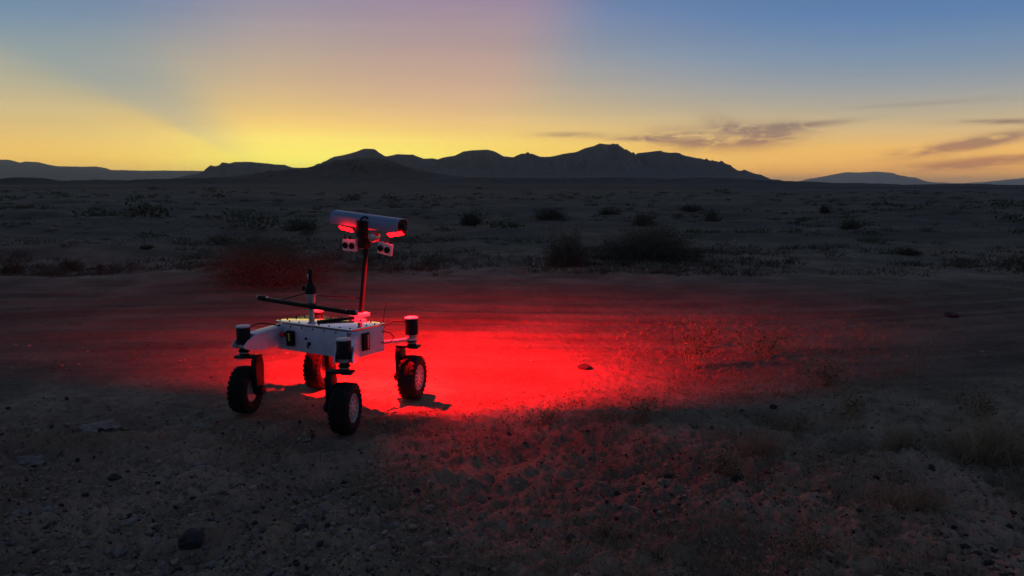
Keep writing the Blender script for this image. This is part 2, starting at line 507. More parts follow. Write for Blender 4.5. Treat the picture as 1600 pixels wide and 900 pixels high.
M_WHITE = simple('white_painted_panel', (0.56, 0.62, 0.70), 0.34, var=0.04, scale=18, coat=0.25, dust=0.35)
M_DECK = simple('white_gloss_deck', (0.92, 0.91, 0.91), 0.10, metal=0.85, var=0.02, scale=14, coat=0.6)
M_BLACK = simple('black_anodised', (0.008, 0.008, 0.009), 0.55, var=0.2, spec=0.2)
M_RUBBER = simple('tyre_rubber', (0.011, 0.0105, 0.0105), 0.8, var=0.35, scale=25, bump=0.002, spec=0.18, dust=0.10)
M_SILVER = simple('brushed_aluminium', (0.50, 0.51, 0.53), 0.36, metal=0.85, var=0.06)
M_RIM = simple('pale_rim', (0.46, 0.44, 0.43), 0.5, var=0.12, scale=30, dust=0.5)
M_RED = simple('red_button', (0.55, 0.02, 0.02), 0.35, var=0.05)
M_LABEL = simple('yellow_label', (0.62, 0.56, 0.10), 0.5, var=0.1)
M_COVER = simple('blue_grey_cover', (0.17, 0.26, 0.36), 0.40, var=0.05, scale=16, dust=0.15)
M_GREYPLATE = simple('pale_camera_plate', (0.62, 0.60, 0.60), 0.45, var=0.05)
M_LENS = simple('dark_lens', (0.012, 0.010, 0.012), 0.12, var=0.1)
M_LED = emis('red_led', (1.0, 0.0015, 0.003), 16.0)

# ------------------------------------------------------------------ ground sheet
def build_ground():
    inner = np.linspace(-46, 46, 860)
    outer = np.linspace(46, 314, 110)[1:-1]
    ang = np.radians(np.concatenate([inner, outer]))
    rr = np.concatenate([np.linspace(0.25, 2.2, 16)[:-1], np.exp(np.linspace(math.log(2.2), math.log(22), 500))[:-1],
                         np.exp(np.linspace(math.log(22), math.log(300), 130))[:-1], np.exp(np.linspace(math.log(300), math.log(42000), 60))])
    A, Rr = np.meshgrid(ang, rr)
    x, y = np.sin(A) * Rr, np.cos(A) * Rr
    z = HZ(x, y)
    z[Rr > 3000] = 0.0
    nA, nR = len(ang), len(rr)
    v = np.stack([x, y, z], -1).reshape(-1, 3)
    v = np.vstack([v, [[0, 0, hz(0.01, 0.01)]]])
    i = np.arange(nR - 1)[:, None] * nA
    j = np.arange(nA)[None, :]
    j2 = (j + 1) % nA
    f = np.stack([i + j, i + j2, i + nA + j2, i + nA + j], -1).reshape(-1, 4)[:, ::-1]
    me = mesh_np('ground', v, f, M_SOIL, True)
    o = link('ground', me)
    tag(o, 'dark dusty desert ground with faint wheel tracks', None, kind='structure')
build_ground()

# ------------------------------------------------------------------ hills and mountains
def hill(name, label, prof, dist, depth, seed, rough, back=1.0, mat=None):
    """ridge line read off as (px, py), standing dist metres away, a real mass of the given depth"""
    px = np.array([p[0] for p in prof], float)
    py = np.array([p[1] for p in prof], float)
    n = int((px[-1] - px[0]) * 0.75) + 2
    xs = np.linspace(px[0], px[-1], n)
    ys = np.interp(xs, px, py)
    X, Hh = [], []
    for a, b in zip(xs, ys):
        p = at_y(a, b, dist)
        X.append(p.x)
        Hh.append(max(p.z, 0.0))
    X, Hh = np.array(X), np.array(Hh)
    Hh = Hh + fbm(X / (dist * 0.006), X * 0 + seed, seed, 4) * dist * rough
    ts = np.concatenate([np.linspace(-1, 0, 26), np.linspace(0, back, 12)[1:]])
    V = []
    for q in ts:
        if q <= 0:
            prf = (1 + q) ** 1.5
        else:
            prf = (1 - q / back) ** 1.2
        Y = dist + q * depth
        gul = fbm(X / (dist * 0.011), np.full_like(X, Y / (dist * 0.02)), seed + 3, 4)
        z = Hh * prf * (1 + gul * 0.55 * (4 * prf * (1 - prf)))
        V.append(np.stack([X, np.full_like(X, Y), z - (8 if q in (ts[0], ts[-1]) else 0)], -1))
    nT = len(ts)
    v = np.concatenate(V)
    i = np.arange(nT - 1)[:, None] * n
    j = np.arange(n - 1)[None, :]
    f = np.stack([i + j, i + j + 1, i + n + j + 1, i + n + j], -1).reshape(-1, 4)
    o = link(name, mesh_np(name, v, f, mat or M_HILL, True))
    return tag(o, label, None, kind='structure')

P_MAIN = [(300, 287), (325, 278), (337, 268), (350, 260), (365, 253.4), (390, 252.5), (431, 257), (444, 257), (457, 262), (484, 262), (499, 257),
          (521, 245), (547, 240), (570, 232), (585, 233), (600, 243), (606, 245), (619, 241), (645, 241.6), (662, 248), (675, 247),
          (684, 249), (697, 245), (711, 243), (724, 236.5), (742, 234.7), (761, 233.7), (771, 235.6), (787, 244), (804, 246),
          (814, 240), (832, 240), (844, 245), (859, 245), (877, 241), (900, 237.5), (915, 231), (928, 228), (937, 224.4), (960, 226),
          (973, 231), (981, 236.6), (988, 244), (996, 239.4), (1027, 235.6), (1042, 238.4), (1056, 239.4), (1080, 245), (1101, 249),
          (1125, 253.4), (1134, 257), (1144, 264), (1157, 270), (1164, 277), (1181, 279), (1200, 281.5), (1250, 286), (1290, 289)]
hill('mountain_range', 'dark rugged mountain range on the horizon behind the rover', P_MAIN, 4200, 1200, 4.0, 0.00045)
P_FRONT = [(300, 290), (330, 281), (380, 275), (440, 267), (485, 261), (505, 256), (535, 250), (560, 247), (590, 247), (612, 252), (640, 261), (670, 269),
           (720, 276), (760, 281), (800, 286), (830, 290)]
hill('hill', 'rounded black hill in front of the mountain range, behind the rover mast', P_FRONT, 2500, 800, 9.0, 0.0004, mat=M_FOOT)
P_BAND = [(560, 291), (600, 284), (680, 280), (740, 277), (800, 278), (900, 278), (960, 277), (1040, 279), (1100, 277), (1160, 279), (1200, 282), (1270, 284), (1305, 286), (1345, 286), (1370, 289.5),
          (1425, 288.5), (1512, 287), (1525, 289), (1600, 289), (1750, 286), (1900, 289)]
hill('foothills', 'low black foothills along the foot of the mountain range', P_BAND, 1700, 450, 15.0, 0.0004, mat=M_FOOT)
P_LEFT = [(-320, 289), (-200, 276), (-90, 272), (-40, 284), (0, 282.5), (19, 278.7), (37, 277), (56, 278), (84, 285), (122, 285), (150, 280.6), (187, 281.6), (225, 282.5),
          (240, 279.7), (300, 278.7), (350, 277), (420, 279), (500, 282), (580, 287), (640, 290)]
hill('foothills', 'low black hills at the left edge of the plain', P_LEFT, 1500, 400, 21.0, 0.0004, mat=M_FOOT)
P_FARL = [(-420, 268), (-300, 257), (-180, 260), (-80, 252), (0, 249.7), (15, 249.7), (32, 254.4), (45, 252.5), (60, 253.4), (75, 257), (90, 259.6), (131, 260.4), (150, 260), (161, 264.7),
          (178, 265.6), (225, 266.6), (300, 266.6), (340, 268), (400, 270), (480, 276), (560, 286)]
hill('mountain_range', 'hazy blue-grey far mountain range at the left edge', P_FARL, 11500, 2500, 27.0, 0.00018)
P_FARR = [(1225, 291), (1260, 283), (1295, 274), (1322, 269), (1342, 269.5), (1370, 268), (1395, 270), (1412, 277.5), (1430, 284), (1470, 285), (1495, 290)]
hill('mountain', 'pale hazy flat-topped mountain standing alone far off at right', P_FARR, 23000, 3500, 33.0, 0.0001)
P_FARR2 = [(1460, 290.5), (1500, 286.5), (1525, 285.5), (1560, 283), (1600, 278), (1680, 274), (1780, 273), (1880, 279), (1960, 289)]
hill('mountain', 'pale hazy mountain slope rising at the right edge', P_FARR2, 26000, 3500, 39.0, 0.0001)

# ------------------------------------------------------------------ the rover
YAW = R(-31)
ORG = Vector((-1.335, 5.60, 0.0))
rover = thing('rover', 'white four-wheeled rover with camera mast and red lamps on the dirt', 'rover', ORG, YAW)
RM = Matrix.Rotation(-YAW, 3, 'Z')
def L(p):
    return RM @ (Vector(p) - ORG)
EX, EY, EZ = Vector((1, 0, 0)), Vector((0, 1, 0)), Vector((0, 0, 1))
BX, BY, Z0, Z1 = 0.365, 0.175, 0.400, 0.600

# chassis tub with chamfered rear edge
bm = BM()
a_box(bm, (0, 0, (Z0 + Z1) / 2 - 0.004), (2 * BX, 2 * BY, Z1 - Z0 - 0.008), None, 0.008)
chassis = obj('chassis', bm, M_WHITE, rover, True)
bm = BM()
a_box(bm, (0, 0, Z1 + 0.004), (2 * BX + 0.012, 2 * BY + 0.012, 0.014), None, 0.004)
deck = obj('deck_lid', bm, M_DECK, rover, True)
ta = R(-1.3)                                               # lid falls slightly to the rear
deck.rotation_euler = (ta, 0, 0)
deck.location = Vector((0, 0, Z1)) - Matrix.Rotation(ta, 3, 'X') @ Vector((0, 0, Z1))
scr = BM()
a_lathe(scr, (0, 0, 0), (0, 0, 1), [(-0.001, 0.006), (0.005, 0.006), (0.007, 0.004)], 8)
scr_me = bpy.data.meshes.new('screw')
scr.to_mesh(scr_me); scr.free()
scr_me.materials.append(M_BLACK)
def screw(parent, loc, rot=(0, 0, 0)):
    o = link('screw', scr_me, parent, loc)
    o.rotation_euler = rot
for k in range(8):
    x = -BX + 0.02 + k * (2 * BX - 0.04) / 7
    screw(deck, (x, -BY + 0.012, Z1 + 0.011))
    screw(deck, (x, BY - 0.012, Z1 + 0.011))
for k in range(1, 4):
    screw(deck, (-BX + 0.015, -BY + k * 2 * BY / 4, Z1 + 0.011))
    screw(deck, (BX - 0.015, -BY + k * 2 * BY / 4, Z1 + 0.011))
for k in range(7):
    x = -BX + 0.03 + k * (2 * BX - 0.06) / 6
    screw(chassis, (x, -BY, Z1 - 0.02), (math.pi / 2, 0, 0))

# corner units
CORNER = {'FL': (-1, -1, -8), 'FR': (1, -1, -8), 'RR': (1, 1, -14), 'RL': (-1, 1, -10)}
D_T, W_T = 0.335, 0.135
def make_corner(key, sx, sy, wyaw):
    c = L(WHEEL[key])
    c.z = 0
    A = Vector((sx * BX, sy * BY, 0))                         # chassis corner
    d = Vector((c.x - A.x, c.y - A.y, 0))
    ln = d.length
    d.normalize()
    nrm = Vector((-d.y, d.x, 0))
    if nrm.y * sy < 0:
        nrm = -nrm                                            # outward (front for front arms, rear for rear arms)
    side = nrm
    if sy < 0:
        # tapered sheet-metal arm beam
        bm = BM()
        prof = [(-0.07, 0.430), (-0.07, 0.575), (0.02, 0.572), (ln - 0.055, 0.560), (ln - 0.055, 0.452), (0.02, 0.425)]
        a_prism(bm, prof, A - side * 0.055, d, EZ, side, 0.105, 0.004)
        arm = obj('arm', bm, M_WHITE, rover, True)
        # pointed cheek plates that wrap the motor
        bm = BM()
        cheek = [(ln - 0.16, 0.568), (ln - 0.035, 0.555), (ln + 0.03, 0.520), (ln + 0.058, 0.492), (ln + 0.056, 0.476), (ln + 0.02, 0.462), (ln - 0.06, 0.446), (ln - 0.16, 0.432)]
        a_prism(bm, cheek, A + side * 0.0515, d, EZ, side, 0.008)
        obj('cheek_plate', bm, M_WHITE, rover)
        bm = BM()
        a_prism(bm, cheek, A - side * 0.0645, d, EZ, side, 0.008)
        obj('cheek_plate', bm, M_WHITE, rover)
    else:
        # slim tubular rear arm
        bm = BM()
        p0 = A + Vector((-0.05 * sx, -0.03, 0.455))
        a_tube(bm, [p0, c + Vector((0, 0, 0.462)) - d * 0.03], [0.016, 0.013], 14)
        obj('arm', bm, M_WHITE, rover, True)
        bm = BM()
        a_lathe(bm, c, EZ, [(0.449, 0.038), (0.476, 0.038)], 24)
        obj('arm_clamp', bm, M_WHITE, rover, True)
    # steering motor, collar, neck, flange
    bm = BM()
    a_lathe(bm, c, EZ, [(0.497, 0.044), (0.500, 0.048), (0.612, 0.048), (0.618, 0.045)], 28)
    mot = obj('steering_motor', bm, M_BLACK, rover, True)
    bm = BM()
    a_lathe(bm, c, EZ, [(0.6165, 0.050), (0.624, 0.050), (0.627, 0.046)], 28)
    obj('motor_cap', bm, M_GREYPLATE, mot, True)
    bm = BM()
    a_lathe(bm, c, EZ, [(0.470, 0.036), (0.474, 0.043), (0.494, 0.043), (0.4975, 0.040)], 28)
    obj('collar', bm, M_SILVER, mot, True)
    bm = BM()
    a_lathe(bm, c, EZ, [(0.415, 0.036), (0.425, 0.031), (0.440, 0.031), (0.442, 0.039), (0.452, 0.039), (0.454, 0.032), (0.4715, 0.032)], 28)
    neck = obj('steering_neck', bm, M_BLACK, rover, True)
    bm = BM()
    a_lathe(bm, c, EZ, [(0.4305, 0.0335), (0.4375, 0.0335)], 28)
    obj('neck_ring', bm, M_SILVER, neck, True)
    # motor lead looping back to the chassis
    bm = BM()
    bk = Vector((-d.x, -d.y, 0))
    st_ = c + bk * 0.046 + EZ * 0.585
    en_ = A + Vector((-sx * 0.03, sy * 0.002, 0.545)) + (EZ * 0.03 if sy < 0 else EZ * 0.0)
    sgm = side * (0.03 * sy * sx)
    a_tube(bm, [st_, st_ + bk * 0.02 + EZ * 0.02, st_.lerp(en_, 0.4) + EZ * 0.035 + sgm, st_.lerp(en_, 0.75) + EZ * 0.02 + sgm, en_], 0.0045, 8)
    obj('motor_lead', bm, M_BLACK, mot, True)
    # wheel axes
    wy = R(wyaw) - YAW
    ax = Vector((math.cos(wy), math.sin(wy), 0)) * sx          # outward axle
    fw = Vector((-ax.y, ax.x, 0))
    inn = -ax
    rot = Matrix((ax, fw, EZ)).transposed()
    bm = BM()
    a_box(bm, c + inn * 0.028 + EZ * 0.4065, (0.175, 0.086, 0.017), rot, 0.005)
    fl = obj('flange', bm, M_BLACK, rover, True)
    bm = BM()
    a_box(bm, c + ax * 0.02 + EZ * 0.393, (0.07, 0.06, 0.008), rot, 0.002)
    obj('flange_shim', bm, M_SILVER, fl, True)
    # single-sided fork leg on the inner side of the wheel
    bm = BM()
    poly = [(-0.042, 0.398), (0.042, 0.398), (0.056, 0.380), (0.060, 0.34), (0.056, 0.21), (0.042, 0.155), (0.020, 0.134), (-0.020, 0.134), (-0.042, 0.155), (-0.056, 0.21), (-0.060, 0.34), (-0.056, 0.380)]
    a_prism(bm, poly, c + inn * 0.073, fw, EZ, inn, 0.040, 0.007)
    fork = obj('fork', bm, M_BLACK, rover, True)
    zc = D_T / 2
    bm = BM()
    a_lathe(bm, c + EZ * zc, inn, [(0.118, 0.036), (0.135, 0.034), (0.139, 0.028)], 24)
    obj('drive_motor_cap', bm, M_BLACK, fork, True)
    # wheel: hub barrel > tyre, rim
    hub = Vector((c.x, c.y, zc))
    bm = BM()
    a_lathe(bm, hub, ax, [(-0.080, 0.028), (-0.05, 0.030), (-0.046, 0.085), (0.030, 0.085), (0.034, 0.03), (0.052, 0.028), (0.056, 0.020)], 28)
    wheel = obj('wheel', bm, M_RIM, rover, True)
    ro, w2 = D_T / 2, W_T / 2
    prof = [(-0.050, 0.088), (-0.060, 0.098), (-w2, 0.118), (-w2 + 0.001, 0.133), (-w2 + 0.009, 0.150), (-0.046, 0.160), (-0.036, 0.1645),
            (-0.030, 0.1655), (-0.028, 0.1615), (-0.024, 0.1615), (-0.022, 0.1668), (-0.011, 0.1674), (-0.009, 0.163), (-0.005, 0.163), (-0.003, 0.1675),
            (0.003, 0.1675), (0.005, 0.163), (0.009, 0.163), (0.011, 0.1674), (0.022, 0.1668), (0.024, 0.1615), (0.028, 0.1615), (0.030, 0.1655),
            (0.036, 0.1645), (0.046, 0.160), (w2 - 0.009, 0.150), (w2 - 0.001, 0.133), (w2, 0.118), (0.060, 0.098), (0.050, 0.088)]
    bm = BM()
    a_lathe(bm, hub, ax, prof, 56, closed=True)
    # shoulder lugs
    for k in range(26):
        a = 2 * math.pi * k / 26
        for s in (-1, 1):
            rd = fw * math.cos(a + s * 0.06) + EZ * math.sin(a + s * 0.06)
            tg = -fw * math.sin(a) + EZ * math.cos(a)
            rt = Matrix((ax, tg, rd)).transposed()
            a_box(bm, hub + ax * (s * 0.048) + rd * 0.156, (0.022, 0.020, 0.014), rt)
    obj('tyre', bm, M_RUBBER, wheel, True)
    bm = BM()
    a_lathe(bm, hub, ax, [(0.038, 0.092), (0.056, 0.094), (0.059, 0.089), (0.046, 0.080), (0.040, 0.080)], 40, closed=True)
    a_lathe(bm, hub, ax, [(0.0465, 0.044), (0.0545, 0.044), (0.0545, 0.034), (0.0465, 0.034)], 32, closed=True)
    for k in range(12):
        a = 2 * math.pi * k / 12
        rd = fw * math.cos(a) + EZ * math.sin(a)
        tg = -fw * math.sin(a) + EZ * math.cos(a)
        a_box(bm, hub + ax * 0.049 + rd * 0.0625, (0.008, 0.013, 0.042), Matrix((ax, tg, rd)).transposed())
    obj('rim', bm, M_RIM, wheel, True)
    return c
CP = {k: make_corner(k, *v) for k, v in CORNER.items()}

# emergency stop box on the front face
def front(px, py):      # point of the front face plane for a pixel
    d = ray(px, py)
    n = Vector((math.sin(YAW), -math.cos(YAW), 0))   # outward normal of front (-EY) in world
    p0 = ORG + Vector((-n.x, -n.y, 0)) * -BY
    o = Vector((0, 0, CAM_H))
    tt = (p0 - o).dot(n) / d.dot(n)
    return L(o + d * tt)
e = front(457, 528)
bm = BM()
a_box(bm, (e.x, -BY - 0.018, e.z), (0.062, 0.036, 0.112), None, 0.008)
es = obj('emergency_stop_box', bm, M_BLACK, rover, True)
bm = BM()
b_ = front(447, 521)
a_lathe(bm, (b_.x, -BY, b_.z), (0, -1, 0), [(0.0, 0.013), (0.030, 0.013), (0.032, 0.022), (0.042, 0.023), (0.049, 0.016), (0.051, 0.006)], 24)
obj('stop_button', bm, M_RED, es, True)
bm = BM()
a_box(bm, (e.x + 0.004, -BY - 0.0375, e.z + 0.012), (0.013, 0.004, 0.058), Matrix.Rotation(R(-6), 3, 'Y'))
obj('label_strip', bm, M_LABEL, es)
for px, py, r in ((479, 529, 0.008), (484, 537, 0.013), (531, 537, 0.007), (528, 556, 0.007)):
    q = front(px, py)
    bm = BM()
    a_lathe(bm, (q.x, -BY, q.z), (0, -1, 0), [(-0.002, r), (0.012, r), (0.016, r * 0.7)], 14)
    obj('connector', bm, M_BLACK, chassis, True)
bm = BM()
q = front(484, 537)
a_tube(bm, [(q.x, -BY - 0.012, q.z), (q.x, -BY - 0.022, q.z - 0.008), (q.x, -BY - 0.018, q.z - 0.03)], 0.006, 8)
obj('connector_plug', bm, M_BLACK, chassis, True)
# vent panel on the right side
bm = BM()
a_box(bm, (BX + 0.006, -0.035, 0.505), (0.012, 0.075, 0.125), None, 0.003)
vent = obj('vent_panel', bm, M_BLACK, rover, True)
for s in (-1, 1):
    bm = BM()
    a_box(bm, (BX + 0.0125, -0.035 + s * 0.018, 0.505), (0.005, 0.012, 0.10))
    obj('vent_slot', bm, M_SILVER if s > 0 else M_BLACK, vent)
# rear cable loop on the right side
bm = BM()
pts = [(BX + 0.002, 0.14, 0.47), (BX + 0.03, 0.16, 0.462), (BX + 0.05, 0.19, 0.475), (BX + 0.055, 0.215, 0.50), (BX + 0.03, 0.20, 0.535), (BX + 0.002, 0.15, 0.55)]
a_tube(bm, pts, 0.004, 8)
obj('side_cable', bm, M_BLACK, rover, True)
bm = BM()
a_tube(bm, [(BX - 0.02, BY + 0.002, 0.56), (BX - 0.01, BY + 0.01, 0.66), (BX + 0.004, BY + 0.02, 0.76)], [0.003, 0.0022, 0.0014], 8)
obj('whip_antenna', bm, M_BLACK, rover, True)

# differential post and bar near the front edge
def lw(px, py, ly):     # point on local plane y = ly for a pixel
    d = ray(px, py)
    n = Vector((-math.sin(YAW), math.cos(YAW), 0))
    p0 = ORG + n * ly
    o = Vector((0, 0, CAM_H))
    return L(o + d * ((p0 - o).dot(n) / d.dot(n)))
LY = -0.125
post = lw(487, 500, LY)
ptop = lw(487, 459, LY).z
bm = BM()
a_lathe(bm, (post.x, LY, 0), EZ, [(Z1 + 0.010, 0.034), (Z1 + 0.018, 0.034), (Z1 + 0.020, 0.021), (ptop - 0.075, 0.021), (ptop - 0.07, 0.030), (ptop - 0.02, 0.034), (ptop, 0.034)], 24)
dpost = obj('pivot_post', bm, M_SILVER, rover, True)
bm = BM()
bl, br = lw(404, 466, LY - 0.045), lw(558, 490, LY - 0.045)
a_box(bm, (bl + br) / 2, ((br - bl).length - 0.04, 0.027, 0.029), Matrix.Rotation(-math.atan2(br.z - bl.z, br.x - bl.x), 3, 'Y'), 0.003)
bar = obj('differential_bar', bm, M_BLACK, rover, True)
bm = BM()
mid = lw(487, 478.5, LY - 0.045)
a_lathe(bm, (mid.x, LY - 0.062, mid.z), EY, [(0, 0.014), (0.003, 0.020), (0.045, 0.020)], 20)
obj('bar_pivot', bm, M_BLACK, bar, True)
for p, s in ((bl, 1), (br, -1)):
    bm = BM()
    a_box(bm, p + Vector((s * 0.045, 0, 0.006)), (0.085, 0.034, 0.034), None, 0.007)
    j = obj('bar_joint', bm, M_BLACK, bar, True)
    for t_ in (0.0, 0.088):
        bm = BM()
        a_lathe(bm, p + Vector((s * (0.001 + t_), -0.002, 0.012)), (s, 0, 0.25), [(-0.012, 0.006), (-0.01, 0.011), (0.008, 0.012), (0.012, 0.006)], 12)
        obj('rod_end', bm, M_SILVER, j, True)
    # drop link from the bar end down to the arm
    bm = BM()
    key = 'FL' if s > 0 else 'FR'
    tgt = Vector((p.x + s * 0.05, -BY - 0.012 if s < 0 else -BY + 0.01, 0.565))
# radio / sensor head on the post
bm = BM()
zt = ptop
a_lathe(bm, (post.x, LY, 0), EZ, [(zt - 0.001, 0.036), (zt + 0.006, 0.044), (zt + 0.045, 0.040), (zt + 0.075, 0.026), (zt + 0.082, 0.020)], 20)
sh = obj('sensor_head', bm, M_BLACK, rover, True)
bm = BM()
a_lathe(bm, (post.x, LY, 0), EZ, [(zt + 0.080, 0.016), (zt + 0.125, 0.018), (zt + 0.150, 0.020), (zt + 0.172, 0.016), (zt + 0.182, 0.007)], 18)
obj('stub_antenna', bm, M_BLACK, sh, True)
bm = BM()
a_box(bm, (post.x - 0.004, LY - 0.0185, zt + 0.125), (0.012, 0.006, 0.040), None, 0.002)
obj('badge', bm, M_SILVER, sh, True)
bm = BM()
a_lathe(bm, (post.x - 0.034, LY - 0.01, zt + 0.032), (-1, -0.15, 0.25), [(0, 0.008), (0.010, 0.009), (0.012, 0.017), (0.026, 0.017), (0.029, 0.011)], 16)
obj('clamp_knob', bm, M_BLACK, sh, True)
# cable chain over the deck
ch0 = Vector((post.x + 0.035, LY + 0.02, Z1 + 0.011))
ch1 = L(at_z(553, 497, Z1 + 0.02)); ch1.z = ch0.z
chain_bm = BM()
a_box(chain_bm, (ch0 + ch1) / 2 + EZ * 0.006, ((ch1 - ch0).length, 0.020, 0.012), Matrix.Rotation(math.atan2(ch1.y - ch0.y, ch1.x - ch0.x), 3, 'Z'))
chain = obj('cable_chain', chain_bm, M_BLACK, rover)
lm = BM()
a_box(lm, (0, 0, 0.011), (0.011, 0.032, 0.022), None, 0.002)
lme = bpy.data.meshes.new('chain_link')
lm.to_mesh(lme); lm.free()
lme.materials.append(M_BLACK)
nl = int((ch1 - ch0).length / 0.018)
for k in range(nl):
    o = link('chain_link', lme, chain, ch0.lerp(ch1, (k + 0.5) / nl))
    o.rotation_euler = (0, 0, math.atan2(ch1.y - ch0.y, ch1.x - ch0.x))

# mast foot, mast, camera head (the mast leans a little to the right)
foot = L(at_y(564, 487, 5.83))
fx, fy = foot.x, foot.y
bm = BM()
a_box(bm, (fx, fy - 0.02, Z1 + 0.0255), (0.120, 0.11, 0.030), None, 0.006)
mf = obj('mast_foot', bm, M_GREYPLATE, rover, True)
bm = BM()
a_box(bm, (fx + 0.01, BY + 0.03, Z1 - 0.035), (0.20, 0.05, 0.09), None, 0.006)
obj('rear_bracket', bm, M_WHITE, mf, True)
MD = 5.86
mb = Vector((fx, fy, Z1 + 0.040))
mt = L(at_y(573, 372, MD))
bm = BM()
a_tube(bm, [mb, mb + (mt - mb) * 0.02, mt], [0.026, 0.019, 0.019], 20)
obj('mast', bm, M_BLACK, rover, True)
hc = L(at_y(576, 347, MD))                     # centre of the cover
hl, hr = L(at_y(525, 340.5, MD + 0.13)), L(at_y(629, 355, MD - 0.13))
hx = (hr - hl).normalized()
hz_ = (EZ - hx * EZ.dot(hx)).normalized()
hy_ = hz_.cross(hx)
HLN = (hr - hl).length
HC = (hl + hr) / 2
rotH = Matrix((hx, hy_, hz_)).transposed()
def hp(x, y, z):
    return HC + hx * x + hy_ * y + hz_ * z
# half-pipe cover: upper shell with thickness and skirts
RAD = 0.073
out, inn_ = [], []
for k in range(17):
    a = R(-28 + 236 * k / 16)
    ca, sa = math.cos(a), math.sin(a)
    qx, qz = math.copysign(abs(ca) ** 0.62, ca), math.copysign(abs(sa) ** 0.62, sa) * 0.84
    out.append((qx * RAD, qz * RAD))
    inn_.append((qx * (RAD - 0.006), qz * (RAD - 0.006)))
bm = BM()
prev = None
secs = []
for xx in (-HLN / 2, HLN / 2):
    ro_ = [bm.verts.new(hp(xx, a, b)) for a, b in out]
    ri_ = [bm.verts.new(hp(xx, a, b)) for a, b in inn_]
    secs.append((ro_, ri_))
(o0, i0), (o1, i1) = secs
for k in range(16):
    bm.faces.new((o0[k], o0[k + 1], o1[k + 1], o1[k]))
    bm.faces.new((i0[k], i1[k], i1[k + 1], i0[k + 1]))
    bm.faces.new((o0[k], i0[k], i0[k + 1], o0[k + 1]))
    bm.faces.new((o1[k], o1[k + 1], i1[k + 1], i1[k]))
for k in (0, 16):
    bm.faces.new((o0[k], o1[k], i1[k], i0[k]))
cover = obj('lamp_cover', bm, M_COVER, rover, True)
for s in (-1, 1):
    bm = BM()
    pl = [(a * 0.985, b * 0.985) for a, b in inn_]
    a_prism(bm, pl, hp(s * (HLN / 2 - 0.012), 0, 0), hy_, hz_, hx * s, 0.008)
    obj('end_cap', bm, M_BLACK, cover)
bm = BM()
a_lathe(bm, hp(HLN / 2 - 0.01, -0.01, -0.012), hx, [(0, 0.034), (0.030, 0.033), (0.040, 0.022), (0.043, 0.010)], 18)
obj('end_knob', bm, M_BLACK, cover, True)
# bracket and gimbal in front of the cover
bm = BM()
a_box(bm, L(at_y(566, 358, MD - 0.07)), (0.085, 0.05, 0.13), Matrix.Rotation(R(4), 3, 'Y'), 0.012)
brk = obj('mast_bracket', bm, M_BLACK, rover, True)
bm = BM()
a_box(bm, L(at_y(569, 379, MD - 0.03)), (0.075, 0.075, 0.085), Matrix.Rotation(R(4), 3, 'Y'), 0.014)
obj('pan_servo', bm, M_BLACK, brk, True)
bm = BM()
a_lathe(bm, L(at_y(584, 371, MD - 0.05)), (0.3, -1, 0), [(-0.05, 0.034), (0.02, 0.036), (0.03, 0.030), (0.034, 0.012)], 22)
obj('tilt_servo', bm, M_SILVER, brk, True)
bm = BM()
cp = [at_y(561, 357, MD - 0.10), at_y(562, 348, MD - 0.11), at_y(565, 341, MD - 0.11), at_y(570, 338.5, MD - 0.09), at_y(574, 340, MD - 0.08), at_y(576, 344, MD - 0.07)]
a_tube(bm, [L(p) for p in cp], 0.008, 10)
obj('head_cable', bm, M_BLACK, rover, True)
# LED bars under the cover, tilted camera plates below
def led(px, py, dep, ln, tilt, name):
    c = L(at_y(px, py, dep))
    bm = BM()
    rt = rotH @ Matrix.Rotation(R(tilt), 3, 'Y') @ Matrix.Rotation(R(-38), 3, 'X')
    a_box(bm, c, (ln, 0.040, 0.008), rt, 0.002)
    return obj(name, bm, M_LED, rover, True), c
led_l, cl_ = led(541, 358, MD - 0.03, 0.115, 4, 'led_bar')
led_r, cr_ = led(618, 366, MD - 0.16, 0.125, -14, 'led_bar')
for (px, py, dep, s) in ((547, 383, MD + 0.01, -1), (602, 388.5, MD - 0.10, 1)):
    c = L(at_y(px, py, dep))
    rt = Matrix.Rotation(R(10 if s > 0 else 2), 3, 'Y')
    bm = BM()
    a_box(bm, c, (0.130, 0.028, 0.088), rt, 0.004)
    cp_ = obj('camera_plate', bm, M_GREYPLATE, rover, True)
    for q in (-1, 1):
        bm = BM()
        a_lathe(bm, c + rt @ Vector((q * 0.032, -0.0135, -0.002)), (0, -1, 0), [(0, 0.025), (0.010, 0.025), (0.011, 0.019), (0.004, 0.016)], 20)
        obj('lens', bm, M_LENS, cp_, True)
    bm = BM()
    top = Vector((c.x, HC.y, 0)) + EZ * (c.z + 0.043)
    a_tube(bm, [c + EZ * 0.04, L(at_y(px, py - 14, MD))], 0.008, 8)
    a_tube(bm, [c + Vector((0.05 * s, 0, 0.04)), L(at_y(px + 8 * s, py - 17, MD))], 0.006, 8)
    obj('plate_strut', bm, M_BLACK, cp_, True)
# thin control rod from the bar past the sensor head to the mast
bm = BM()
a_tube(bm, [lw(434, 470, LY), lw(478, 458, LY)], 0.0045, 8)
obj('control_rod', bm, M_BLACK, bar, True)
bm = BM()
a_tube(bm, [lw(497, 462, LY), L(at_y(562, 466, 5.84))], 0.0045, 8)
obj('stay_rod', bm, M_BLACK, rover, True)
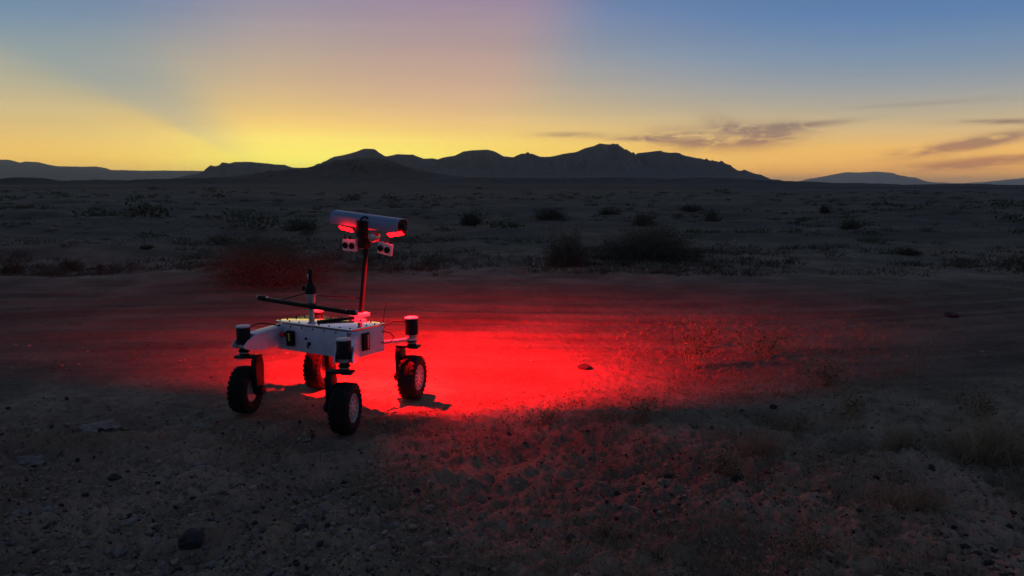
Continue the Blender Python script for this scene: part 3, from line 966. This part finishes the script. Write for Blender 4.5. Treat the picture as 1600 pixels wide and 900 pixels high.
# red lamps of the head, plus two added spill spots
def spot(parent, p_local, aim_world, power, size, blend, rad):
    ld = bpy.data.lights.new('red_spot', 'SPOT')
    ld.color = (1.0, 0.004, 0.006)
    ld.energy = power
    ld.spot_size = R(size)
    ld.spot_blend = blend
    ld.shadow_soft_size = rad
    o = bpy.data.objects.new('red_spot', ld)
    C.objects.link(o)
    o.parent = parent
    o.location = p_local
    aim = RM @ Vector(aim_world)
    o.rotation_euler = aim.to_track_quat('-Z', 'Y').to_euler()
    return o
# added level plate, unseen behind the cover, blocks the beam above the ground
hxl = Vector((hx.x, hx.y, 0)).normalized()
hyl = EZ.cross(hxl)
def hl_(x, y, z):
    return HC + hxl * x + hyl * y + EZ * z
bm = BM()
p0, p1 = hl_(-0.235, RAD - 0.012, -0.036), hl_(-0.235, RAD + 0.130, -0.0695)
vd = (p1 - p0).normalized()
a_prism(bm, [(0, 0), (0.44, 0), (0.44, (p1 - p0).length), (0, (p1 - p0).length)], p0, hxl, vd, hxl.cross(vd), 0.004)
obj('beam_blocker', bm, M_BLACK, cover)
spot(led_r, hl_(0.07, RAD + 0.016, -0.050), (0.22, 0.50, -0.84), 2600, 126, 1.0, 0.007)
spot(led_l, hl_(-0.06, RAD + 0.016, -0.050), (-0.06, 0.87, -0.46), 620, 150, 0.85, 0.007)
spot(led_r, hp(0.24, -0.03, -0.085), (1.05, -1.30, -1.2), 75, 62, 0.95, 0.02)  # added spot for dim red spill on the foreground, no lamp of its own
fw_ = Vector((mb.x + 0.03, mb.y - 0.01, mb.z))
dl = hl_(0.06, 0.03, -0.10)
spot(led_r, dl, RM.inverted() @ (fw_ - dl), 110, 30, 0.6, 0.01)  # added narrow spot that reddens the mast foot, not a separate lamp

# ------------------------------------------------------------------ vegetation
def quads(cen, size, aspect, rg, up=0.0):
    """random leaf quads; cen (N,3), size (N,)"""
    n = len(cen)
    a = rg.normal(size=(n, 3))
    a[:, 2] = np.abs(a[:, 2]) * (1 + up) if up else a[:, 2]
    a /= np.linalg.norm(a, axis=1, keepdims=True)
    b = np.cross(a, rg.normal(size=(n, 3)))
    b /= np.linalg.norm(b, axis=1, keepdims=True) + 1e-9
    s = size[:, None]
    t_ = cen + a * s
    m1, m2 = cen + a * s * 0.45 + b * s * aspect, cen + a * s * 0.45 - b * s * aspect
    v = np.stack([cen, m1, t_, m2], 1).reshape(-1, 3)
    f = np.arange(4 * n).reshape(n, 4)
    return v, f

def twigs(p0, p1, r0, rg, bend=0.15, seg=4):
    """N curved three-sided tapering twigs from p0 to p1"""
    n = len(p0)
    ln = np.linalg.norm(p1 - p0, axis=1, keepdims=True)
    off = rg.normal(size=(n, 3)) * ln * bend
    off[:, 2] = np.abs(off[:, 2]) * 0.6
    V, F = [], []
    d = (p1 - p0) / (ln + 1e-9)
    u = np.cross(d, np.array([0.31, 0.87, 0.38]))
    u /= np.linalg.norm(u, axis=1, keepdims=True) + 1e-9
    w_ = np.cross(d, u)
    for k in range(seg + 1):
        q = k / seg
        c = p0 * (1 - q) + p1 * q + off * (4 * q * (1 - q)) * 0.5
        r = (r0 * (1 - 0.8 * q))[:, None]
        for j in range(3):
            V.append(c + (u * math.cos(j * 2.094) + w_ * math.sin(j * 2.094)) * r)
    v = np.stack(V, 1)                         # n, 3(seg+1), 3
    base = (np.arange(n) * 3 * (seg + 1))[:, None]
    for k in range(seg):
        for j in range(3):
            F.append(np.concatenate([base + 3 * k + j, base + 3 * k + (j + 1) % 3, base + 3 * k + 3 + (j + 1) % 3, base + 3 * k + 3 + j], 1))
    return v.reshape(-1, 3), np.concatenate(F)

def shrub(label, px, py, wpx, hpx, mat, seed, n=1600, name='shrub', group='desert shrubs on the plain', leaf=0.05, clumps=26, flat=0.8):
    rg = np.random.default_rng(seed)
    g = on_ground(px, py)
    W, Hh = wpx * g.y / FPX / 2, hpx * g.y / FPX
    root = thing(name, label, 'shrub', g, 0.0, group)
    pxm = g.y / 774.0                                       # metres per picture element there
    n = int(np.clip(wpx * hpx * 0.41 * 4.6, 500, 40000))
    leaf = max(0.016, pxm * 1.25)
    k = clumps * 7
    th = rg.uniform(0, 2 * math.pi, k)
    ph = np.arcsin(rg.uniform(0.04, 1.0, k))
    lob = 1 + 0.55 * vnoise(np.cos(th) * 1.7 + seed, np.sin(th) * 1.7 + ph * 2.0, seed)
    rad = lob * rg.uniform(0.55, 1.06, k)
    tip = np.stack([np.cos(th) * np.cos(ph) * W, np.sin(th) * np.cos(ph) * W * 0.8, np.sin(ph) * Hh], 1) * rad[:, None]
    tip[:, 2] = np.clip(tip[:, 2], 0.03, None)
    p0 = np.zeros((k, 3)); p0[:, :2] = rg.normal(size=(k, 2)) * W * 0.16; p0[:, 2] = -0.03
    v, f = twigs(p0, tip, np.full(k, max(0.003, pxm * 0.22)), rg, 0.16)
    link('stem', mesh_np('stem', v, f, M_TWIG), root)
    idx = rg.integers(0, k, n)
    q = rg.uniform(0.22, 1.03, (n, 1)) ** 0.75
    cen = p0[idx] * (1 - q) + tip[idx] * q + rg.normal(size=(n, 3)) * np.array([W, W, Hh]) * 0.055
    cen[:, 2] = np.clip(cen[:, 2], 0.0, None)
    v, f = quads(cen, rg.uniform(0.5, 1.3, n) * leaf, 0.34, rg, 1.2)
    link('foliage', mesh_np('foliage', v, f, mat), root)
    return root

SH = [
 ('broad dusky shrub mound lit faintly red directly behind the rover', 425, 438, 285, 94, M_GREEN, 6500, 0.060, 60),
 ('brown rounded bush right of the rover mast, tallest there', 885, 412, 92, 66, M_BROWN, 2600, 0.055, 30),
 ('wide low green-brown shrub spreading right of the brown bush', 1015, 402, 205, 58, M_GREEN, 4200, 0.060, 46),
 ('small dark bush just right of the lamp head, in the distance', 735, 352, 46, 26, M_DARKGREEN, 900, 0.10, 16),
 ('dark bush right of the distant one near the lamp head', 862, 342, 70, 22, M_DARKGREEN, 900, 0.12, 18),
 ('low dark bush beyond the brown bush', 952, 336, 46, 12, M_DARKGREEN, 500, 0.14, 12),
 ('low dark flat bush above the right end of the wide shrub', 1078, 333, 44, 13, M_DARKGREEN, 500, 0.14, 12),
 ('grey-green bush right of the low flat dark bush', 1112, 346, 34, 20, M_GREEN, 600, 0.10, 14),
 ('small round black bush right of centre on the plain', 1288, 338, 22, 16, M_DARKGREEN, 500, 0.10, 10),
 ('wider green bush just below the small round black bush', 1328, 357, 46, 22, M_GREEN, 800, 0.09, 16),
 ('dark low bush at far left in front of the stony rise', 108, 398, 52, 18, M_DARKGREEN, 800, 0.075, 16),
 ('tiny black bush standing alone at left', 155, 406, 11, 13, M_DARKGREEN, 300, 0.05, 8),
 ('dark bush at the left edge of the picture', 18, 402, 48, 22, M_DARKGREEN, 700, 0.075, 14),
 ('small low dark bush left of the shrub mound', 228, 386, 24, 9, M_DARKGREEN, 350, 0.075, 8),
 ('low green bush left above the shrub mound', 345, 383, 56, 20, M_GREEN, 800, 0.085, 16),
 ('dim bush on the plain above the shrub mound', 470, 360, 70, 24, M_GREEN, 900, 0.10, 18),
 ('pale grey bush between the brown bush and the distant plain', 1005, 352, 48, 26, M_BROWN, 700, 0.10, 14),
 ('dark bush low at right beside the wheel track', 1415, 398, 60, 14, M_DARKGREEN, 600, 0.08, 14),
]
for i, (lab, px, py, wp, hp_, mt_, n, lf, cl2) in enumerate(SH):
    shrub(lab, px, py, wp, hp_, mt_, 100 + i, n, leaf=lf, clumps=cl2)

# far scrub too distant to count
def far_scrub():
    rg = np.random.default_rng(5)
    V, F, off = [], [], 0
    n = 170
    yy = np.exp(rg.uniform(math.log(24), math.log(330), n))
    xx = rg.uniform(-0.75, 0.75, n) * yy
    keep = vnoise(xx / 30, yy / 12, 3.3) > -0.12
    xx, yy = xx[keep], yy[keep]
    zz = HZ(xx, yy)
    for x, y, z in zip(xx, yy, zz):
        W = (0.18 + 0.8 * rg.random() ** 2.2) * (1 + y / 160)
        hh = W * rg.uniform(0.35, 0.6)
        m = 90
        c = rg.normal(size=(m, 3)) * np.array([W * 0.5, W * 0.5, hh * 0.3]) + np.array([0, 0, hh * 0.42])
        c[:, 2] = np.clip(c[:, 2], 0.02, None)
        v, f = quads(c + np.array([x, y, z]), rg.uniform(0.5, 1.2, m) * W * 0.24, 0.34, rg, 0.4)
        V.append(v); F.append(f + off); off += len(v)
    o = link('scrub', mesh_np('scrub', np.concatenate(V), np.concatenate(F), M_GREEN))
    tag(o, 'scattered dark desert scrub far out on the plain', None, kind='stuff')
far_scrub()

# low grey-olive scrub carpet from the tracks outwards
def low_scrub():
    rg = np.random.default_rng(15)
    n = 5200
    py = 302 + 128 * rg.random(n) ** 1.25
    px = rg.uniform(-80, 1680, n)
    x, y = at_z_np(px, py)
    dens = fbm(x / 2.6, y / 2.2, 41.0, 3) + 0.7 * fbm(x / 11.0, y / 8.0, 43.0, 2)
    keep = (dens > rg.uniform(-0.05, 0.55, n)) & (y > 11.5)
    x, y = x[keep], y[keep]
    z = HZ(x, y)
    m, k = len(x), 16
    sc = np.repeat(rg.uniform(0.35, 1.0, m) * (0.16 + y * 0.0035), k)
    p0 = np.repeat(np.stack([x, y, z - 0.01], 1), k, 0)
    p0[:, :2] += rg.normal(size=(m * k, 2)) * sc[:, None] * 0.8
    p1 = p0 + rg.normal(size=(m * k, 3)) * sc[:, None] * np.array([0.45, 0.45, 0])
    p1[:, 2] += sc * rg.uniform(0.25, 0.95, m * k)
    v, f = twigs(p0, p1, 0.0030 + p0[:, 1] * 0.00034, rg, 0.25, 2)
    o = link('low_scrub', mesh_np('low_scrub', v, f, M_OLIVE))
    tag(o, 'low olive scrub and dead brush carpeting the plain', None, kind='stuff')
low_scrub()

# dry weeds in the right foreground
def weed(label, px, py, wpx, hpx, seed, n_stem=16, n_leaf=160, mat=M_DRYLEAF, leaf=0.016, lean=0.0, name='weed', group='dry weeds in the foreground'):
    rg = np.random.default_rng(seed)
    g = on_ground(px, py)
    W, Hh = wpx * g.y / FPX / 2, hpx * g.y / FPX
    root = thing(name, label, 'weed', g, 0.0, group)
    p0 = np.zeros((n_stem, 3)); p0[:, :2] = rg.normal(size=(n_stem, 2)) * W * 0.12; p0[:, 2] = -0.02
    p1 = rg.normal(size=(n_stem, 3)) * np.array([W * 0.55, W * 0.5, 0])
    p1[:, 0] += lean * Hh
    p1[:, 2] = Hh * rg.uniform(0.45, 1.0, n_stem)
    v, f = twigs(p0, p1, np.full(n_stem, 0.0026), rg, 0.18, 6)
    # side twigs
    k = n_stem * 4
    idx = rg.integers(0, n_stem, k)
    q = rg.uniform(0.35, 0.95, (k, 1))
    s0 = p0[idx] * (1 - q) + p1[idx] * q
    s1 = s0 + rg.normal(size=(k, 3)) * np.array([W * 0.25, W * 0.25, Hh * 0.10]) + np.array([0, 0, Hh * 0.10])
    s1[:, 2] = np.clip(s1[:, 2], 0.02, None)
    v2, f2 = twigs(s0, s1, np.full(k, 0.0015), rg, 0.15, 3)
    link('stem', mesh_np('stem', np.concatenate([v, v2]), np.concatenate([f, f2 + len(v)]), M_STRAW), root)
    idx = rg.integers(0, k, n_leaf)
    q = rg.uniform(0.1, 1.0, (n_leaf, 1))
    c = s0[idx] * (1 - q) + s1[idx] * q + rg.normal(size=(n_leaf, 3)) * 0.012
    c[:, 2] = np.clip(c[:, 2], 0.005, None)
    v, f = quads(c, rg.uniform(0.6, 1.4, n_leaf) * leaf, 0.38, rg, 0.3)
    link('foliage', mesh_np('foliage', v, f, mat), root)

WD = [
 ('twiggy weed with small leaves at the right end of the red glow', 1085, 575, 70, 78, 30, 320, 0.022),
 ('bushy weed lit dull red, behind and right of the twiggy weed', 1195, 560, 110, 60, 34, 420, 0.022),
 ('weed with a tall leaning stalk above the red glow', 1110, 545, 50, 58, 14, 120, 0.020),
 ('low leafy weed right of the red-lit bushy weed', 1285, 602, 90, 44, 26, 300, 0.020),
 ('pale tall forked weed standing alone at right', 1438, 588, 66, 84, 12, 70, 0.014),
 ('dry weed behind the dark hollow at right', 1330, 648, 80, 46, 22, 220, 0.018),
 ('leafy weed at the right edge above the grass clump', 1530, 655, 90, 52, 26, 300, 0.020),
 ('weed clinging to the left lip of the dark hollow', 1245, 680, 46, 36, 14, 140, 0.016),
 ('low weed on the edge of the red light right of the rover', 1000, 652, 90, 34, 24, 260, 0.017),
 ('small weed on the crest just left of the low one in red light', 855, 662, 60, 26, 16, 160, 0.015),
 ('weed in dim ground below the lit patch, right of centre', 1140, 742, 80, 52, 24, 240, 0.017),
 ('small leafy sprig in the bottom foreground right of centre', 945, 838, 56, 34, 14, 130, 0.012),
 ('low weed in the bottom right foreground', 1255, 860, 90, 48, 24, 240, 0.013),
]
for i, (lab, px, py, wp, hp_, ns, nl_, lf) in enumerate(WD):
    weed(lab, px, py, wp, hp_, 300 + i, ns, nl_, leaf=lf)

def grass_clump(label, px, py, wpx, hpx, seed, n=260):
    rg = np.random.default_rng(seed)
    g = on_ground(px, py)
    W, Hh = wpx * g.y / FPX / 2, hpx * g.y / FPX
    p0 = np.zeros((n, 3)); p0[:, :2] = rg.normal(size=(n, 2)) * np.array([W * 0.35, W * 0.25]); p0[:, 2] = -0.02
    p1 = p0 + rg.normal(size=(n, 3)) * np.array([W * 0.45, W * 0.45, 0])
    p1[:, 2] = Hh * rg.uniform(0.35, 1.0, n)
    v, f = twigs(p0, p1, np.full(n, 0.0022), rg, 0.2, 4)
    o = link('grass_clump', mesh_np('grass_clump', v, f, M_STRAW), None, g)
    tag(o, label, 'grass', 'dry grass clumps')
grass_clump('big dry grass clump at the right edge beside the bare strip', 1545, 715, 150, 78, 41, 420)
grass_clump('dry grass clump right of the dark hollow', 1405, 700, 80, 44, 42, 220)
grass_clump('dry grass tuft below the dark hollow', 1190, 705, 80, 44, 43, 240)
grass_clump('dry grass tuft low in the right foreground left of the bare strip', 1420, 800, 120, 54, 44, 300)

# sparse dry grass over the right half: ground cover
def dry_grass():
    rg = np.random.default_rng(77)
    n = 5200
    py = rg.uniform(600, 915, n)
    px = rg.uniform(560, 1660, n)
    ex_ = rg.random(n) < 0.22                                  # thin cover in the lit area too
    py = np.where(ex_, rg.uniform(505, 625, n), py)
    px = np.where(ex_, rg.uniform(960, 1420, n), px)
    x, y = at_z_np(px, py)
    dens = vnoise(x * 1.6, y * 1.6, 21.0) + 0.6 * vnoise(x * 4, y * 4, 22.0) + ss(650, 1250, px) * 0.35 - 0.05
    strip = np.exp(-((px - (1440 + (py - 700) * 0.75)) / 75.0) ** 2) * (py > 640)
    keep = (dens > rg.uniform(-0.25, 0.6, n)) & (strip < 0.45)
    x, y = x[keep], y[keep]
    z = HZ(x, y)
    k = 7
    m = len(x)
    p0 = np.repeat(np.stack([x, y, z - 0.006], 1), k, 0)
    s = np.repeat(rg.uniform(0.3, 1.0, m) ** 1.6, k)[:, None]
    p0[:, :2] += rg.normal(size=(m * k, 2)) * 0.012
    p1 = p0 + rg.normal(size=(m * k, 3)) * np.array([0.035, 0.035, 0]) * s
    p1[:, 2] += (0.012 + rg.uniform(0.02, 0.085, m * k)) * s[:, 0]
    v, f = twigs(p0, p1, np.full(m * k, 0.0013), rg, 0.25, 2)
    o = link('dry_grass', mesh_np('dry_grass', v, f, M_STRAW))
    tag(o, 'sparse dry grass and straw over the right foreground', None, kind='stuff')
    # little leafy ground cover between the straw
    kk = rg.random(m) < 0.5
    x, y, z = x[kk], y[kk], z[kk]
    cen = np.repeat(np.stack([x, y, z + 0.012], 1), 6, 0) + rg.normal(size=(len(x) * 6, 3)) * np.array([0.03, 0.03, 0.010])
    v, f = quads(cen, rg.uniform(0.006, 0.020, len(cen)), 0.4, rg, 0.3)
    o = link('ground_cover', mesh_np('ground_cover', v, f, M_DRYLEAF))
    tag(o, 'tiny leafy ground cover among the straw', None, kind='stuff')
dry_grass()

# ------------------------------------------------------------------ stones
def rock_bm(r, seed, flat=0.7, sub=3):
    bm = BM()
    bmesh.ops.create_icosphere(bm, subdivisions=sub, radius=1.0)
    P = np.array([v.co[:] for v in bm.verts])
    rg = np.random.default_rng(seed)
    s = rg.uniform(0, 60)
    k = 1 + 0.55 * fbm(P[:, 0] * 1.3 + s, P[:, 1] * 1.3 + P[:, 2] * 1.7, s, 4, 0.55)
    for _ in range(6):                                   # flat facets
        nn = rg.normal(size=3); nn /= np.linalg.norm(nn)
        dd = P @ nn
        k = np.where(dd > 0.62, np.minimum(k, 0.62 / np.maximum(dd, 0.3) * 1.05), k)
    for v, q, p in zip(bm.verts, k, P):
        v.co = Vector(p * q) * r
        v.co.z *= flat
    return bm
RK = [
 ('black angular rock in the bottom left foreground', 295, 843, 42, M_DARKSTONE, 0.85),
 ('pale fist-sized rock right beside the black angular rock', 322, 862, 16, M_STONE, 0.6),
 ('flat low slab of rock at the left edge below the hollow', 34, 720, 62, M_STONE, 0.32),
 ('flat pale rock on the rim above the left hollow', 148, 694, 74, M_STONE, 0.30),
 ('small pale rock at lower left beside the bluish hollow', 130, 858, 18, M_STONE, 0.7),
 ('low rock in the left foreground below the slab', 30, 808, 30, M_STONE, 0.6),
 ('small dark stone left of the rover, near the edge of the red light', 190, 680, 18, M_DARKSTONE, 0.7),
 ('dark stone in the gravel between the left hollow and the rover', 176, 748, 22, M_DARKSTONE, 0.6),
 ('small pale stone alone on bare dirt below the front wheel', 598, 817, 12, M_STONE, 0.7),
 ('dark lump of stone below the rover, left of the front wheel', 470, 830, 30, M_DARKSTONE, 0.45),
 ('small stone in the bright red light right of the rear wheel', 682, 591, 9, M_STONE, 0.8),
 ('flat dark stone in the red light right of the rover', 912, 576, 24, M_DARKSTONE, 0.35),
 ('dark flat stone on the track at far right', 1490, 494, 30, M_DARKSTONE, 0.3),
 ('pale stone in the bottom foreground right of centre', 1455, 872, 14, M_STONE, 0.7),
 ('dark stone shadowed under the dry weed in the dim right foreground', 1152, 752, 34, M_DARKSTONE, 0.4),
]
for i, (lab, px, py, wp, mt_, fl) in enumerate(RK):
    g = on_ground(px, py)
    r = wp * g.y / FPX / 2
    o = obj('rock', rock_bm(r, 500 + i, fl), mt_, None, False)
    o.location = g + Vector((0, r * 0.4, r * fl * 0.35))
    o.rotation_euler = (0, 0, random.uniform(0, 6.28))
    tag(o, lab, 'rock', 'loose rocks on the ground')

def stones(name, label, seed, n, px0, px1, py0, py1, mu, sg, lo, hi, mat, thr, sink=0.2):
    rg = np.random.default_rng(seed)
    bm = BM()
    bmesh.ops.create_icosphere(bm, subdivisions=1, radius=1.0)
    P = np.array([v.co[:] for v in bm.verts])
    Fi = np.array([[v.index for v in f.verts] for f in bm.faces])
    bm.free()
    py = py0 + (py1 - py0) * rg.random(n) ** 0.8
    px = rg.uniform(px0, px1, n)
    x, y = at_z_np(px, py)
    dens = fbm(x * 1.3, y * 1.3, 31.0, 3) + 0.5 * ss(5.9, 4.8, y)
    keep = dens > rg.uniform(-0.25, thr, n)
    x, y = x[keep], y[keep]
    for p in WHEEL.values():
        k2 = (x - p.x) ** 2 + (y - p.y) ** 2 > 0.17 ** 2
        x, y = x[k2], y[k2]
    z = HZ(x, y)
    m = len(x)
    s = np.clip(np.exp(rg.normal(mu, sg, m)), lo, hi)
    sc = s[:, None, None] * rg.uniform(0.6, 1.25, (m, 1, 3)) * np.array([1, 1, 0.7])
    jit = 1 + rg.normal(size=(m, 12, 1)) * 0.16
    a = rg.uniform(0, 6.28, m)
    v = P[None] * jit * sc
    vx = v[..., 0] * np.cos(a)[:, None] - v[..., 1] * np.sin(a)[:, None]
    vy = v[..., 0] * np.sin(a)[:, None] + v[..., 1] * np.cos(a)[:, None]
    v = np.stack([vx + x[:, None], vy + y[:, None], v[..., 2] + (z + s * sink)[:, None]], -1).reshape(-1, 3)
    f = (Fi[None] + (np.arange(m) * 12)[:, None, None]).reshape(-1, 3)
    o = link(name, mesh_np(name, v, f, mat))
    tag(o, label, None, kind='stuff')
stones('gravel', 'loose gravel and pebbles strewn over the dirt', 99, 17000, -60, 1660, 520, 920, -5.25, 0.55, 0.002, 0.026, M_PEBBLE, 0.75)
stones('gravel', 'dark grit and black pebbles in the foreground dirt', 95, 4600, -60, 1660, 600, 920, -5.15, 0.55, 0.003, 0.03, M_DARKSTONE, 1.4)
stones('gravel', 'small half-buried stones in the left foreground', 98, 900, -60, 760, 650, 920, -4.1, 0.40, 0.008, 0.045, M_STONE, 0.9, -0.15)
stones('gravel', 'pale stones scattered over the stony rise at left', 97, 1500, -60, 420, 322, 402, -2.9, 0.45, 0.02, 0.16, M_STONE, 0.9)
stones('gravel', 'scattered small stones on the far side of the wheel tracks', 96, 700, 420, 1660, 322, 425, -3.4, 0.45, 0.012, 0.10, M_PEBBLE, 0.9)

# ------------------------------------------------------------------ dusk haze
def haze():
    bm = BM()
    a_box(bm, (0, 0, 225.0), (110000, 110000, 470.0))
    m = bpy.data.materials.new('dusk_haze')
    m.use_nodes = True
    n = NT(m.node_tree)
    v = n.new('ShaderNodeVolumePrincipled')
    v.inputs['Color'].default_value = (0.80, 0.93, 1.0, 1)
    v.inputs['Density'].default_value = 3.5e-5
    v.inputs['Anisotropy'].default_value = 0.76
    o = n.new('ShaderNodeOutputMaterial')
    n.put(o.inputs['Volume'], v.outputs[0])
    ob = obj('haze', bm, m)
    tag(ob, 'thin blue dusk haze over the whole plain', None, kind='stuff')
haze()
